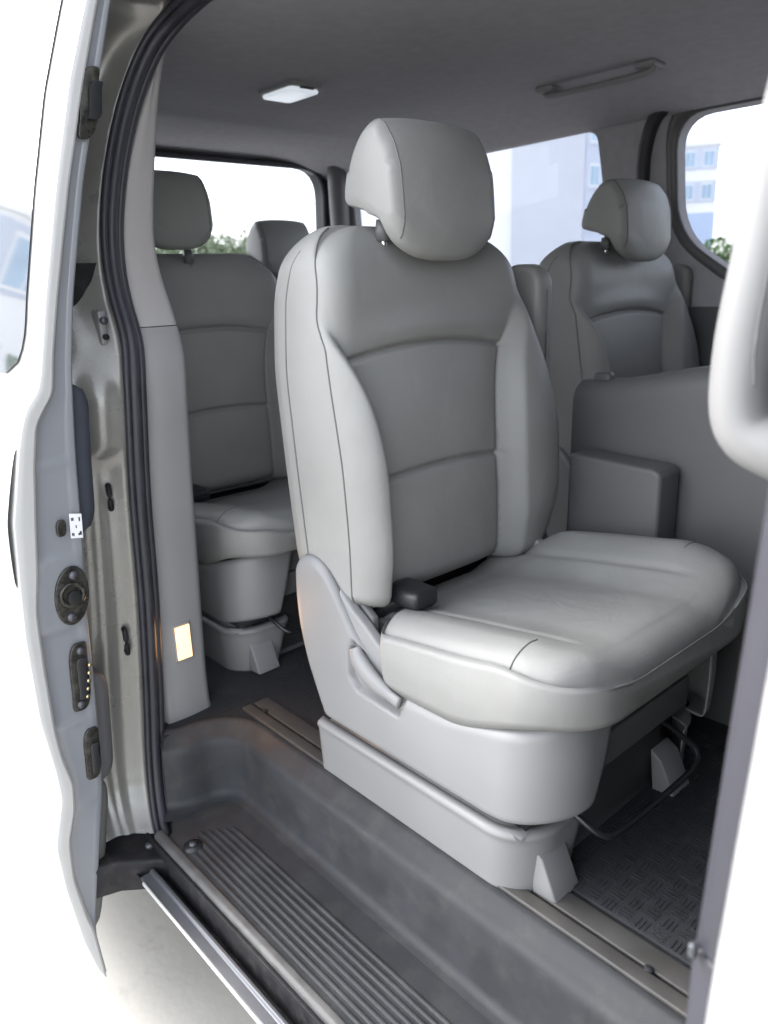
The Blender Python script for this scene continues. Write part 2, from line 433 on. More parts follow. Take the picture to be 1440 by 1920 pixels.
def seat_base():
    # upper trim with the hinge shield at the rear
    path = base_path(-1.222, .832, -.578, .105, n_side=110)
    TOP = [(-1.225, .452), (-1.21, .474), (-1.185, .488), (-1.155, .490), (-1.125, .477), (-1.095, .445), (-1.065, .400), (-1.035, .358), (-1.0, .325), (-.95, .297), (-.9, .285), (-.8, .289), (-.66, .322), (-.58, .345), (-.5, .350)]
    REAR = [(0, -1.150), (.1, -1.164), (.35, -1.196), (.6, -1.216), (.8, -1.2225), (1, -1.222)]
    REC = [(-1.040, .352), (-1.052, .325), (-1.054, .270), (-1.030, .247), (-.914, .238), (-.900, .281), (-.94, .293), (-.99, .318)]
    def inside(x, z):
        c = False; n = len(REC)
        for i in range(n):
            (xa, za), (xb, zb_) = REC[i], REC[i-1]
            if (za > z) != (zb_ > z) and x < (xb-xa)*(z-za)/(zb_-za)+xa: c = not c
        return c
    def rdist(x, z):
        d = 9
        for i in range(len(REC)):
            (xa, za), (xb, zb_) = REC[i], REC[i-1]
            L2 = (xb-xa)**2+(zb_-za)**2; t = max(0, min(1, ((x-xa)*(xb-xa)+(z-za)*(zb_-za))/L2))
            d = min(d, sqrt((x-xa-t*(xb-xa))**2+(z-za-t*(zb_-za))**2))
        return d if inside(x, z) else -d
    NT = 60; rows = []
    for (x, y, n) in path:
        row = []; zt = smtab(TOP, x, .012); zb = .142+.026*ss(-.72, -.55, x)
        side = abs(n[1]) > .99
        for k in range(NT+1):
            t = .5-.5*cos(pi*k/NT); t = .6*t+.4*k/NT; z = lerp(zb, zt, t)
            lip_t = max(0, 1-(zt-z)/.022); lip_b = max(0, 1-(z-zb)/.014)
            o = .004*sin(pi*t) - .016*(1-sqrt(max(0, 1-lip_t*lip_t))) - .008*(1-sqrt(max(0, 1-lip_b*lip_b)))
            xx = x
            if side and x < -.95:
                kx = (x+1.222)/(-.95+1.222); xx = lerp(smtab(REAR, t, .06), -.95, kx)
                rl = max(0, 1-(xx-smtab(REAR, t, .06))/.02); o -= .012*(1-sqrt(max(0, 1-rl*rl)))
            if side and y < 0:
                o -= .022*ss(-.001, .007, rdist(xx, z))
            row.append((xx+n[0]*o, YC+y+n[1]*o, z))
        # returns inwards
        xx, yy, zz = row[-1]; row += [(xx-n[0]*.012, yy-n[1]*.012, zz-.001), (xx-n[0]*.028, yy-n[1]*.028, zz-.02)]
        xx, yy, zz = row[0]; row = [(xx-n[0]*.03, yy-n[1]*.03, zz+.004), (xx-n[0]*.014, yy-n[1]*.014, zz)]+row
        rows.append(row)
    na = 110+23
    def cut(rows, a, b, slant, keep):
        # short return across the front with a slanted end; keep = the outer points of a row
        out = [r[keep] for r in rows[:a]]
        r0 = out[-1]; zl, zh = r0[0][2], r0[-1][2]
        for q in range(1, 6):
            out.append([(p[0]-.002*(q/5)**3, p[1]+q/5*(b+slant*max(0, min(1, (p[2]-zl)/(zh-zl)))), p[2]) for p in r0])
        r0 = out[-1]
        for dx, dy in ((-.006, .004), (-.022, .005)): out.append([(p[0]+dx, p[1]+dy, p[2]) for p in r0])
        return grid(out)
    up = obj('side_trim', cut(rows, na, .012, .055, slice(2, -2)), M['plastic'])
    inner = obj('side_trim', grid(rows[len(rows)-na:]), M['plastic'])
    mo = inner.modifiers.new('thick', 'SOLIDIFY'); mo.thickness = .003; mo.offset = -1
    mo = up.modifiers.new('thick', 'SOLIDIFY'); mo.thickness = .003; mo.offset = -1
    # recliner lever lying in its recess
    lp = spline([(-1.037, .835, .336), (-1.022, .832, .314), (-.988, .829, .294), (-.948, .828, .281), (-.908, .828, .272)], 30)
    lev = sweep(lp, [(.012*cos(2*pi*k/14), .019*sin(2*pi*k/14)) for k in range(14)], up=(.45, 0, 1), scale=lambda t: .62+.5*sin(pi*min(1, t*1.1+.1))**.8)
    obj('recliner_lever', lev, M['plastic'], up)
    # skirt below
    path = base_path(-1.168, .838, -.630, .08)
    rows = []
    for (x, y, n) in path:
        row = []; zt = .128
        for k in range(25):
            t = k/24; z = lerp(0.0, zt, t)
            lip = max(0, 1-(zt-z)/.014); o = .007*t+.004*ss(.8, .93, t) - .018*(1-sqrt(max(0, 1-lip*lip)))
            row.append((x+n[0]*o, YC+y+n[1]*o, z))
        a = row[-1]; row.append((a[0]-n[0]*.045, a[1]-n[1]*.045, a[2]+.010)); rows.append(row)
    sk = obj('base_skirt', cut(rows, 60+23, .045, .04, slice(0, -1)), M['plastic'])
    inner = obj('base_skirt', grid(rows[len(rows)-83:]), M['plastic'])
    mo = inner.modifiers.new('thick', 'SOLIDIFY'); mo.thickness = .003; mo.offset = -1
    obj('skirt_ledge', box(-1.15, -.645, .846, .90, .118, .126), M['plastic'])
    obj('cushion_pan', box(-1.10, -.60, .95, 1.30, .262, .335), M['darktrim'], bevel=.012)
    obj('front_cross_member', join(box(-.665, -.65, .93, 1.30, .005, .275), box(-.66, -.60, .95, 1.30, .20, .262)), M['darktrim'], bevel=.004)
    mo = sk.modifiers.new('thick', 'SOLIDIFY'); mo.thickness = .003; mo.offset = -1
    # closing panels inside the shell
    obj('base_frame', join(box(-1.15, -.65, .865, 1.345, .02, .30), box(-1.185, -1.15, .86, 1.35, .03, .36)), M['black'])
    # foot brackets at the front of the base
    for yc in (.912, 1.30):
        V = [(-.652, yc-.034, .092), (-.652, yc+.034, .092), (-.640, yc-.038, .004), (-.640, yc+.038, .004), (-.594, yc-.034, .004), (-.594, yc+.034, .004), (-.626, yc-.034, .075), (-.626, yc+.034, .075)]
        Fc = [(0, 1, 7, 6), (6, 7, 5, 4), (0, 6, 4, 2), (1, 3, 5, 7), (2, 4, 5, 3), (0, 2, 3, 1)]
        obj('foot_bracket', (V, Fc), M['plastic'], bevel=.004)
    # inner hinge covers, buckle, slide bar
    hp = [(-1.20, .44), (-1.17, .475), (-1.12, .455), (-1.05, .41), (-1.02, .39), (-1.02, .33), (-1.04, .30), (-1.16, .27)]
    obj('hinge_cover', prism(hp, 1, .868, .885), M['midtrim'], bevel=.005)
    ip = [(-1.09, .44), (-1.05, .405), (-1.018, .386), (-.984, .360), (-.944, .338), (-.900, .322), (-.86, .314), (-.84, .30), (-.84, .25), (-1.12, .25)]
    obj('inner_side_trim', prism(ip, 1, .8425, .866), M['plastic'], bevel=.007, seg=4)
    hp = [(-1.15, .30), (-1.15, .42), (-1.04, .425), (-1.0, .432), (-.965, .385), (-.96, .30)]
    obj('hinge_cover', prism(hp, 1, 1.345, 1.372), M['plastic'], bevel=.006)
    bk = obj('buckle', box(-1.045, -.955, .92, .985, .402, .440), M['black'], bevel=.012)
    obj('buckle_stalk', tube(spline([(-1.10, .90, .31), (-1.07, .915, .37), (-1.01, .95, .418)], 14), .017, 10), M['black'], bk)
    obj('release_button', box(-.975, -.9585, .938, .972, .412, .430), M['darktrim'], bk, bevel=.004)
    pts = spline([(-.72, .93, .16), (-.62, .935, .15), (-.565, .955, .118), (-.555, 1.0, .108), (-.552, 1.15, .105), (-.555, 1.25, .108), (-.575, 1.28, .13), (-.68, 1.29, .16)], 60)
    obj('slide_bar', tube(pts, .0058, 10), M['darkbar'])
    # armrest folded up beside the inner bolster
    P = rrect(-1.205, -1.085, .62, 1.03, [.05, .05, .03, .03], 8)
    a = obj('armrest', prism(P, 1, 1.445, 1.505), M['leather'], bevel=.016, seg=4)
    pts = [(x, 1.399, z) for x, z in P[2:9]]
    fp = [(-1.0835, 1.475, .65+.012*k) for k in range(28)]
    obj('piping', tube(fp, .0016, 6), M['seam'], a)

def build_seat(label):
    r = thing('passenger_seat', label, 'seat', (-.9, YC, 0), 'grey leather seats in the van')
    seat_headrest(seat_backrest()); seat_cushion(); seat_base()
    return r
kids = lambda o: [c for c in bpy.data.objects if c.parent == o]
def copy_tree(o, parent=None):
    c = o.copy(); COL.objects.link(c)
    if parent: c.parent = parent
    for ch in kids(o): copy_tree(ch, c)
    return c
seat = build_seat('light grey leather seat nearest the open doorway, with its base on the step edge')
def place_seat(dx, dy, label, rz=0, dz=0):
    c = copy_tree(seat); c.location = (-.9+dx, YC+dy, dz); c.rotation_euler = (0, 0, radians(rz)); c['label'] = label
    return c
third = place_seat(-1.02, .09, 'dim grey leather seat just behind the doorway pillar with its lit lamp')
wide = place_seat(-.27, 1.20, 'grey leather seat on the far side between the two side windows')
place_seat(-1.88, .98, 'dark seat at the very back whose headrest tops the rear window sill')

wide.scale = (1.08, 1.08, 1.0)
for ch in kids(third):
    if ch.name.startswith('backrest'):
        for g in kids(ch):
            if g.name.startswith('post_guide'): g.location = (0, -.107 if g.data.vertices[0].co.y > 0 else -.083, 0)
    if ch.name.startswith('headrest'): ch.scale = (.86, .86, .86); ch.location = (-.195*.14, -.095, 1.155*.14+.055)
# ================================================================== VAN
van = thing('van', 'silver passenger van with its sliding side door open on a grey interior', 'van', (-1.3, 1.6, -.68))
YF, XB, ZC = 2.72, -3.36, 1.60      # far wall, rear wall, ceiling
# ---- floor
fl = obj('floor_panel', join(box(XB-.05, 1.25, .836, YF+.05, -.05, 0.0), box(XB-.05, -1.532, .645, .836, -.05, -.0005), prism([(-1.54, .69), (-1.54, .845), (-1.39, .845), (-1.494, .798)], 2, -.03, -.001)), M['carpet'], smooth=False)
obj('floor_mat', box(-.98, .6, .925, 1.55, .0, .008), M['carpet'], fl, bevel=.003)
# raised strips beside the seat rail
def strip(y0, y1, h, m): return obj('floor_edging', box(-1.50, .3, y0, y1, 0, h), M[m], fl, bevel=.003)
strip(.8405, .868, .010, 'floortrim'); strip(.875, .917, .008, 'floortrim')
for x in (-1.445, -.425): obj('bolt_hole', tube([(x, .8715, .0102), (x, .8715, .0108)], .0075, 14), M['carpet'], fl)
# tread pattern of the mat: short raised bars in alternating directions
bars = []
for i in range(36):
    for j in range(20):
        cx, cy = -.955+i*.030, .94+j*.030
        for k in range(3):
            d = (k-1)*.0075
            bars.append(box(cx-.0105, cx+.0105, cy+d-.0013, cy+d+.0013, .008, .0093) if (i+j) % 2 else box(cx+d-.0013, cx+d+.0013, cy-.0105, cy+.0105, .008, .0093))
tag(obj('mat_tread', join(*bars), M['carpet'], fl, smooth=False), kind='stuff')

# ---- step well: plan outline of the recess, rounded at the rear
def step_well():
    z0, z1 = -.20, .0
    # path of the riser: along the inner side from the front, round the rear corner, across the rear end
    path = [(.35, .789)]+[(.35-.15*k, .789) for k in range(1, 12)]
    R = .09
    for k in range(13):
        a = radians(90*k/12); path.append((-1.395-R*sin(a), .789-R+R*cos(a)))
    path += [(-1.49, .67), (-1.50, .65), (-1.515, .632)]
    rows = []
    n = len(path)
    for i, (x, y) in enumerate(path):
        a = path[max(0, i-1)]; b = path[min(n-1, i+1)]; t = Vector((b[0]-a[0], b[1]-a[1], 0)).normalized()
        nrm = Vector((-t.y, t.x, 0))      # points into the well
        if nrm.y > 0 and i < 12: nrm = -nrm
        if i >= 12 and nrm.dot(Vector((-.5, .65, 0))-Vector((x, y, 0))) < 0: nrm = -nrm
        prof = [(-.05, .004), (-.044, .0042), (-.036, .001), (-.022, -.011), (-.010, -.018), (-.004, -.0215), (0, -.026), (.0025, -.033), (.0035, -.042), (.005, -.06), (.008, -.10), (.011, -.150), (.0135, -.159), (.018, -.164), (.026, -.1675), (.06, -.169)]
        rows.append([Vector((x, y, z))+nrm*d for d, z in prof])
    r = obj('step_well', grid(rows), M['step'])
    tread = [(.35, .768), (-1.36, .768), (-1.42, .75), (-1.455, .715), (-1.475, .66), (-1.475, .62), (-1.42, .59), (-1.40, .566), (.35, .566)]
    tr = obj('step_tread', prism(tread, 2, -.185, -.168), M['step'], r, smooth=False)
    # ribs moulded into the tread
    for k in range(8):
        y = .592+.0152*k; xr = -1.385+.02*abs(k-3)*.5
        rows = []
        for i in range(41):
            x = lerp(xr, .3, i/40); hh = .0042*ss(0, .035, x-xr)
            rows.append([(x, y+.0052*cos(pi*q/8), -.1685+hh*sin(pi*q/8)) for q in range(9)])
        obj('rib', grid(rows), M['step'], r)
    # lip at the outer edge of the tread
    lip = [(.556, -.235), (.556, -.167), (.562, -.162), (.574, -.161), (.579, -.1675), (.579, -.235)]
    obj('tread_lip', prism(lip, 0, -1.44, .35), M['floordark'], r, bevel=.003)
step_well()
# ---- sill: aluminium strip, roller track, painted edge
obj('door_track', join(box(-1.47, .4, .532, .556, -.26, -.245), box(-1.47, .4, .548, .5555, -.245, -.175), box(-1.47, .4, .540, .543, -.245, -.236)), M['blackmetal'], bevel=.002)
obj('sill_plate', prism([(.4985, -.226), (.4985, -.219), (.5185, -.2185), (.5225, -.213), (.529, -.213), (.5335, -.222), (.5335, -.262), (.52, -.262)], 0, -1.40, .4), M['alu'], bevel=.0018)
obj('sill_trim', prism([(.493, -.224), (.493, -.2175), (.495, -.216), (.498, -.2165), (.498, -.226)], 0, -1.38, .4), M['edge'], bevel=.0012)
obj('sill_panel', prism([(.575, -.36), (.50, -.2275), (.515, -.264), (.82, -.264), (.82, -.37)], 0, -1.53, 1.2), M['paint'], smooth=False)
obj('underbody', box(XB, 1.2, .83, YF, -.36, -.06), M['black'], smooth=False)

# ---- far wall with its two window openings
def wall_y(z): return YF - .10*max(0, z-1.0) - .25*max(0, z-1.48)
def window_cell(x0, x1, z0, z1, outline, m, name, fn, glass, gm, rec=.03):
    """rect cell x0..x1, z0..z1 with an opening; fn(a, b, off) maps plane coordinates to 3-D (off > 0 outwards)"""
    n = len(outline); c = (sum(p[0] for p in outline)/n, sum(p[1] for p in outline)/n)
    outer = []
    for (a, b) in outline:
        dx, dz = a-c[0], b-c[1]
        t = min(((x1 if dx > 0 else x0)-c[0])/dx if abs(dx) > 1e-6 else 1e9, ((z1 if dz > 0 else z0)-c[1])/dz if abs(dz) > 1e-6 else 1e9)
        outer.append((c[0]+dx*t, c[1]+dz*t))
    rows = []
    for k in range(0, 9):
        t = k/8; rows.append([fn(lerp(o[0], i[0]*1, t), lerp(o[1], i[1], t), 0) for o, i in zip(outer, outline)])
    for k in range(1, 5):
        t = k/4; rows.append([fn(c[0]+(p[0]-c[0])*(1-.004*k), c[1]+(p[1]-c[1])*(1-.006*k), rec*t) for p in outline])
    f = obj(name, grid(rows, cv=True), m, angle=50)
    # corner fill
    for (a, b) in ((x0, z0), (x0, z1), (x1, z0), (x1, z1)):
        pass
    g = [fn(c[0]+(p[0]-c[0])*1.004, c[1]+(p[1]-c[1])*1.004, rec-.004) for p in outline]
    obj(glass, ([*g], [tuple(range(n))]), gm, smooth=False)
    sr = [Vector(fn(c[0]+(p[0]-c[0])*.982, c[1]+(p[1]-c[1])*.972, rec-.006)) for p in outline]
    return f
far = lambda a, b, off: (a, wall_y(b)+off, b)
def dens(poly, k=4):
    out = []
    for i in range(len(poly)):
        a, b = poly[i], poly[(i+1) % len(poly)]
        d = sqrt((a[0]-b[0])**2+(a[1]-b[1])**2); n = max(1, int(d/.06))
        out += [(lerp(a[0], b[0], q/n), lerp(a[1], b[1], q/n)) for q in range(n)]
    return out
def rpoly(pts, rad, n=6):
    out = []; N = len(pts)
    for i in range(N):
        p0, p, p2 = Vector(pts[i-1]), Vector(pts[i]), Vector(pts[(i+1) % N]); r = rad[i] if isinstance(rad, (list, tuple)) else rad
        a = p+(p0-p).normalized()*r; b = p+(p2-p).normalized()*r
        for k in range(n+1):
            t = k/n; out.append(tuple((1-t)**2*a+2*t*(1-t)*p+t*t*b))
    return out
wa = dens(rpoly([(-1.76, 1.518), (-3.16, 1.50), (-3.18, 1.035), (-1.70, 1.035)], [.05, .08, .08, .03]))
wb = dens(rpoly([(-.30, 1.505), (-1.445, 1.505), (-1.43, 1.13), (-1.19, .965), (-.30, .93)], [.06, .11, .12, .1, .06]))
window_cell(XB, -1.60, .93, 1.58, wa, M['headliner'], 'window_surround', far, 'window_glass', M['glass'])
window_cell(-1.60, .2, .88, 1.58, wb, M['headliner'], 'window_surround', far, 'window_glass', M['glass'])
obj('side_trim_panel', join(box(XB, -1.60, YF-.02, YF+.04, -.05, .932), box(-1.60, 1.2, YF-.02, YF+.04, -.05, .882)), M['darktrim'], smooth=False)
obj('window_sill_trim', prism([(YF-.055, .90), (YF-.06, .955), (YF-.035, 1.0), (YF+.02, 1.0), (YF+.02, .88)], 0, XB, -1.66), M['darktrim'], bevel=.012)
obj('side_wall', join(box(.2, 1.2, YF-.03, YF+.02, .88, 1.62), box(XB, 1.2, YF+.045, YF+.07, -.37, .93)), M['paint'], smooth=False)
obj('pillar_trim', grid([[far(x, z, .008) for x in (-1.67, -1.60, -1.53)] for z in [.88+.04*k for k in range(19)]]), M['headliner'])
# dark seal of the far door, and lighter pillar cover
pts = spline([(-.3, wall_y(1.56)-.012, 1.565), (-1.1, wall_y(1.55)-.012, 1.562), (-1.38, wall_y(1.55)-.012, 1.553), (-1.50, wall_y(1.52)-.012, 1.522), (-1.553, wall_y(1.44)-.012, 1.43), (-1.567, wall_y(1.3)-.012, 1.30), (-1.57, wall_y(1.1)-.012, 1.05), (-1.57, wall_y(.8)-.03, .7)], 70)
obj('door_seal', tube(pts, .024, 10), M['rubber'])
# frame of the far door window
obj('window_frame', grid([[far(x, z, -.003) for x, z in wb], [far(x, z, -.012) for x, z in wb], [far(-.8+(x+.8)*1.05, 1.2+(z-1.2)*1.10, -.012) for x, z in wb], [far(-.8+(x+.8)*1.07, 1.2+(z-1.2)*1.13, -.001) for x, z in wb]], cv=True), M['midtrim'])
# ---- rear wall with the tailgate window
rear = lambda a, b, off: (XB-off+.10*(b-1.0 if b > 1 else 0), a, b)
wr = dens(rpoly([(2.60, 1.562), (.70, 1.562), (.68, 1.115), (2.62, 1.115)], [.14, .14, .06, .06]))
window_cell(.56, YF, .95, 1.70, wr, M['darktrim'], 'window_surround', rear, 'rear_window_glass', M['glass'], rec=.05)
obj('rear_window_seal', sweep([rear(1.65+(a-1.65)*1.0, 1.33+(b-1.33)*1.0, -.012) for a, b in wr], circ(.016, 8), up=(1, 0, 0), closed=True), M['rubber'])
obj('tailgate_panel', box(XB-.08, XB, .50, YF+.05, -.3, .955), M['darktrim'], smooth=False)
# D-shaped pillar cover between the tailgate and the far window
obj('pillar_trim', sweep([(XB+.10, YF-.06, .9), (XB+.12, YF-.07, 1.2), (XB+.15, YF-.10, 1.45), (XB+.22, YF-.16, 1.6)], circ(.05, 12), up=(1, 0, 0)), M['midtrim'])
# ---- near rear wall behind the doorway
near = lambda a, b, off: (a, .60+.14*max(0, b-1.0)-off, b)
wn = dens(rpoly([(-1.95, 1.49), (-3.1, 1.49), (-3.1, 1.03), (-1.95, 1.03)], .06))
window_cell(XB, -1.72, .93, 1.64, wn, M['darktrim'], 'window_surround', near, 'quarter_glass', M['dglass'])
obj('side_wall', join(box(XB, -1.72, .52, .60, -.37, .932), box(XB, -1.66, .60, .64, -.05, .93)), M['paint'], smooth=False)
# ---- headliner and roof
def ceil_z(x, y):
    e = max(0, (y-2.22)/.42); n = max(0, (1.02-y)/.20)
    z = ZC - .085*min(1.15, e)**2 - .045*min(1.2, n)**2
    bx = max(0, (-2.95-x)/.40); z -= .018*min(1.1, bx)**2
    z -= .012*exp(-((x+2.72)/.05)**2)*1.0
    return z
rows = []
for i in range(91):
    x = lerp(XB+.02, 1.2, i/90)
    rows.append([(x, y, ceil_z(x, y)) for y in [.80+.0475*j for j in range(40)]])
obj('headliner', grid(rows), M['headliner'])
obj('roof_panel', box(XB-.05, 1.25, .765, YF+.05, 1.68, 1.72), M['paint'], smooth=False)
obj('roof_rail', join(box(-1.75, 1.2, .74, .86, 1.60, 1.68), box(XB, -1.70, .735, .86, 1.60, 1.68), box(XB, 1.2, YF-.14, YF+.05, 1.585, 1.68), box(XB-.03, XB+.03, .55, YF, 1.62, 1.68)), M['headliner'], smooth=False)
# dome lamp
dl = obj('dome_lamp', prism(rrect(-2.29, -2.10, 1.55, 1.68, .02), 2, ZC-.012, ZC+.01), M['trim'], bevel=.004)
obj('lens', prism(rrect(-2.28, -2.115, 1.558, 1.672, .018), 2, ZC-.024, ZC-.0125), M['lens'], dl, bevel=.005)
obj('switch', box(-2.112, -2.103, 1.59, 1.64, ZC-.018, ZC-.013), M['darktrim'], dl)
# folding grab handle on the far ceiling edge, near handle
hp = spline([(-1.73, 2.31, 1.597), (-1.72, 2.31, 1.576), (-1.67, 2.31, 1.570), (-1.53, 2.31, 1.568), (-1.39, 2.31, 1.570), (-1.34, 2.31, 1.576), (-1.33, 2.31, 1.597)], 40)
h = obj('ceiling_handle', sweep(hp, circ(.014, 10, .7)), M['trim'])
for x in (-1.71, -1.35): obj('handle_mount', box(x-.035, x+.035, 2.275, 2.345, 1.580, 1.60), M['trim'], h, bevel=.008)
hp = spline([(-1.62, .915, 1.585), (-1.60, .925, 1.562), (-1.50, .93, 1.552), (-1.40, .93, 1.562), (-1.38, .925, 1.585)], 24)
obj('ceiling_handle', sweep(hp, circ(.012, 10, .8)), M['trim'])

# ---- doorway pillar
PX = [(-.05, -1.575), (.86, -1.575), (.95, -1.61), (1.03, -1.652), (1.2, -1.668), (1.38, -1.668), (1.47, -1.65), (1.6, -1.62)]
PO = [(-.05, .695), (.11, .695), (.35, .702), (.6, .709), (.85, .733), (.93, .750), (1.02, .752), (1.12, .757), (1.25, .800), (1.36, .845), (1.45, .885), (1.58, .93)]
PI = [(-.05, .812), (.02, .803), (.11, .803), (.35, .812), (.6, .822), (.85, .836), (.92, .838), (1.02, .838), (1.11, .834), (1.27, .862), (1.47, .898), (1.53, .915), (1.6, .94)]
def pillar(z0, z1, n, grow=0):
    rows = []
    for i in range(n+1):
        z = lerp(z0, z1, i/n); x = smtab(PX, z, .03); yo = smtab(PO, z, .03)-.012; yi = smtab(PI, z, .03)
        r = .022; row = [(x-.05, yo-.01, z), (x, yo, z)]
        for k in range(1, 6): row.append((x+.004*sin(pi*k/6), lerp(yo, yi-r, k/6), z))
        for k in range(7):
            a = radians(90-90*k/6); row.append((x-r+r*sin(a), yi-r+r*cos(a), z))
        row += [(x-.10, yi+.004, z), (x-.30, yi+.010, z)]
        rows.append(row)
    return grid(rows)
obj('pillar_trim', pillar(-.03, .925, 60), M['trim'])
obj('pillar_trim', pillar(.927, 1.60, 50), M['trim_warm'])
# courtesy lamp low on the pillar
lm = obj('courtesy_lamp', box(-1.58, -1.5685, .718, .764, .150, .248), M['trim'], bevel=.003)
obj('lens', box(-1.5685, -1.5645, .7225, .7595, .157, .241), M['glow'], lm, bevel=.0015)
al = bpy.data.lights.new('courtesy_light', 'AREA'); al.shape = 'RECTANGLE'; al.size = .08; al.size_y = .036; al.energy = .08; al.color = (1, .50, .2)
ao = bpy.data.objects.new('courtesy_light', al); COL.objects.link(ao); ao.location = (-1.562, .741, .199); ao.rotation_euler = (radians(0), radians(-90), 0)
# ---- weatherstrip round the doorway: bulb and inner lip
SP = [(-1.40, .588, -.225), (-1.475, .597, -.20), (-1.522, .612, -.14), (-1.548, .628, -.04), (-1.556, .645, .10), (-1.558, .664, .33), (-1.558, .676, .58), (-1.560, .695, .80), (-1.575, .708, .90),
      (-1.612, .712, .985), (-1.636, .718, 1.06), (-1.648, .732, 1.15), (-1.652, .760, 1.26), (-1.650, .800, 1.37), (-1.632, .842, 1.46), (-1.59, .875, 1.515), (-1.50, .897, 1.548), (-1.38, .905, 1.56), (-1.0, .908, 1.565), (-.3, .905, 1.56)]
sp = spline(SP, 220)
def offs(path, dx, dy, dz=0): return [(p.x+dx, p.y+dy, p.z+dz) for p in path]
dsl = obj('door_seal', tube(sp, .0135, 12, up=(0, 1, 0)), M['rubber'])
obj('seal_lip', tube(offs(sp, -.004, .0185, -.004), .009, 10, up=(0, 1, 0)), M['rubber'], dsl)
obj('seal_lip', tube(offs(sp, .004, -.0175, .004), .0075, 10, up=(0, 1, 0)), M['rubber'], dsl)
# ---- painted door jamb outside the seal
JO = [(-.27, .530), (-.1, .524), (.15, .536), (.4, .565), (.63, .592), (.84, .606), (.91, .590), (.99, .603), (1.15, .655), (1.34, .735), (1.47, .785), (1.6, .83)]
rows = []
for i in range(121):
    z = lerp(-.27, 1.60, i/120)
    s = min(sp, key=lambda p: abs(p.z-z)) if z < 1.5 else sp[150]
    cand = [p for p in sp if p.x < -1.45 and p.z < 1.53]; s = min(cand, key=lambda p: abs(p.z-z))
    yi = s.y-.018; xi = s.x-.012; yo = smtab(JO, z, .05)-.07
    row = [(xi-.05, yi+.05, z)]
    for k in range(15):
        t = k/14; x = xi - .045*t - .016*sin(pi*min(1, t*1.3)) + .012*exp(-((t-.42)/.10)**2)*ss(.70, .5, z) ; y = lerp(yi, yo, t)
        # pressed bulge under the beltline
        x += .035*exp(-((t-.35)/.28)**2)*ss(.64, .70, z)*(1-ss(.78, .90, z))
        row.append((x, y, z))
    row.append((xi-.22, yo-.0, z)); rows.append(row)
jm = obj('door_jamb', grid(rows), M['jambtan'])
# striker bracket in the jamb gap
br = obj('hinge_bracket', box(-1.655, -1.60, .655, .672, .895, .965), M['plastic'], bevel=.005)
obj('hinge_bracket', box(-1.665, -1.645, .58, .668, .90, .955), M['blackmetal'], bevel=.004)
obj('bolt', tube([(-1.6, .664, .945), (-1.592, .664, .945)], .008, 10), M['alu'], br)
obj('bolt', tube([(-1.6, .664, .912), (-1.592, .664, .912)], .006, 10), M['blackmetal'], br)
obj('gap_dark_block', box(-1.70, -1.655, .56, .70, .86, 1.06), M['blackmetal'], smooth=False)  # black block added to stand for the shade inside the jamb gap
obj('striker', tube(spline([(-1.60, .625, .60), (-1.583, .62, .60), (-1.583, .62, .555), (-1.60, .625, .555)], 16), .006, 8), M['blackmetal'])
obj('striker', tube(spline([(-1.59, .612, .27), (-1.572, .607, .27), (-1.572, .607, .22), (-1.59, .612, .22)], 16), .006, 8), M['blackmetal'])

# ---- sliding door, pushed back along the body
L0 = [(-.47, .408), (-.44, .396), (-.35, .377), (-.20, .360), (-.089, .356), (-.03, .372), (.012, .383), (.077, .381), (.20, .369), (.375, .370), (.47, .376), (.60, .386), (.73, .415), (.775, .428), (.81, .443), (.828, .463), (.865, .475), (.993, .503), (1.18, .550), (1.352, .599), (1.48, .646), (1.62, .70), (1.76, .765)]
L1 = [(-.47, .412), (-.33, .402), (-.29, .393), (-.184, .381), (-.093, .385), (-.025, .406), (.036, .412), (.1, .400), (.169, .395), (.31, .396), (.42, .400), (.50, .414), (.575, .423), (.70, .440), (.771, .454), (.80, .472), (.825, .492), (.90, .505), (.992, .526), (1.18, .574), (1.364, .629), (1.485, .670), (1.62, .724), (1.76, .79)]
L2 = [(-.47, .413), (-.342, .410), (-.30, .418), (-.156, .447), (-.009, .474), (.153, .486), (.389, .498), (.553, .512), (.71, .523), (.859, .538), (.991, .560), (1.2, .610), (1.482, .698), (1.62, .745), (1.76, .81)]
RIB = [(.695, 1), (.512, 1), (.368, 1), (.162, 1), (-.03, .6)]
def door_row(z):
    a, b, c = smtab(L0, z, .012), smtab(L1, z, .012), smtab(L2, z, .03)
    if c < b+.003: c = b+.003
    x = -1.45
    rib = sum(k*exp(-((z-rz)/.008)**2) for rz, k in RIB)
    stp = .004*(ss(.50, .52, z)-ss(.36, .38, z)+ss(.155, .17, z))
    row = [(x-1.25, a+.006, z), (x-.6, a+.002, z), (x-.10, a-.001, z), (x-.02, a, z), (x-.006, a, z), (x-.0015, a+.0012, z), (x-.0003, a+.004, z), (x, lerp(a, b, .45), z), (x, b-.005, z), (x-.002, b-.0015, z), (x-.012, b, z), (x-.015, b+.004, z)]
    for k in range(1, 9):
        t = k/9; row.append((x-.013+.004*rib*sin(pi*t)**.5-stp-.002*t, lerp(b+.004, c-.010, t), z))
    row += [(x-.014, c-.006, z), (x-.019, c-.001, z), (x-.032, c+.001, z), (x-.06, c+.004, z), (x-.10, c+.008, z)]
    return row
zs = [lerp(-.466, 1.75, i/340) for i in range(341)]
R_ = [door_row(z) for z in zs]
sdoor = obj('sliding_door', grid([r[0:12] for r in R_]), M['edge'], angle=28)
obj('door_edge_panel', grid([r[11:] for r in R_]), M['jamb'], sdoor)
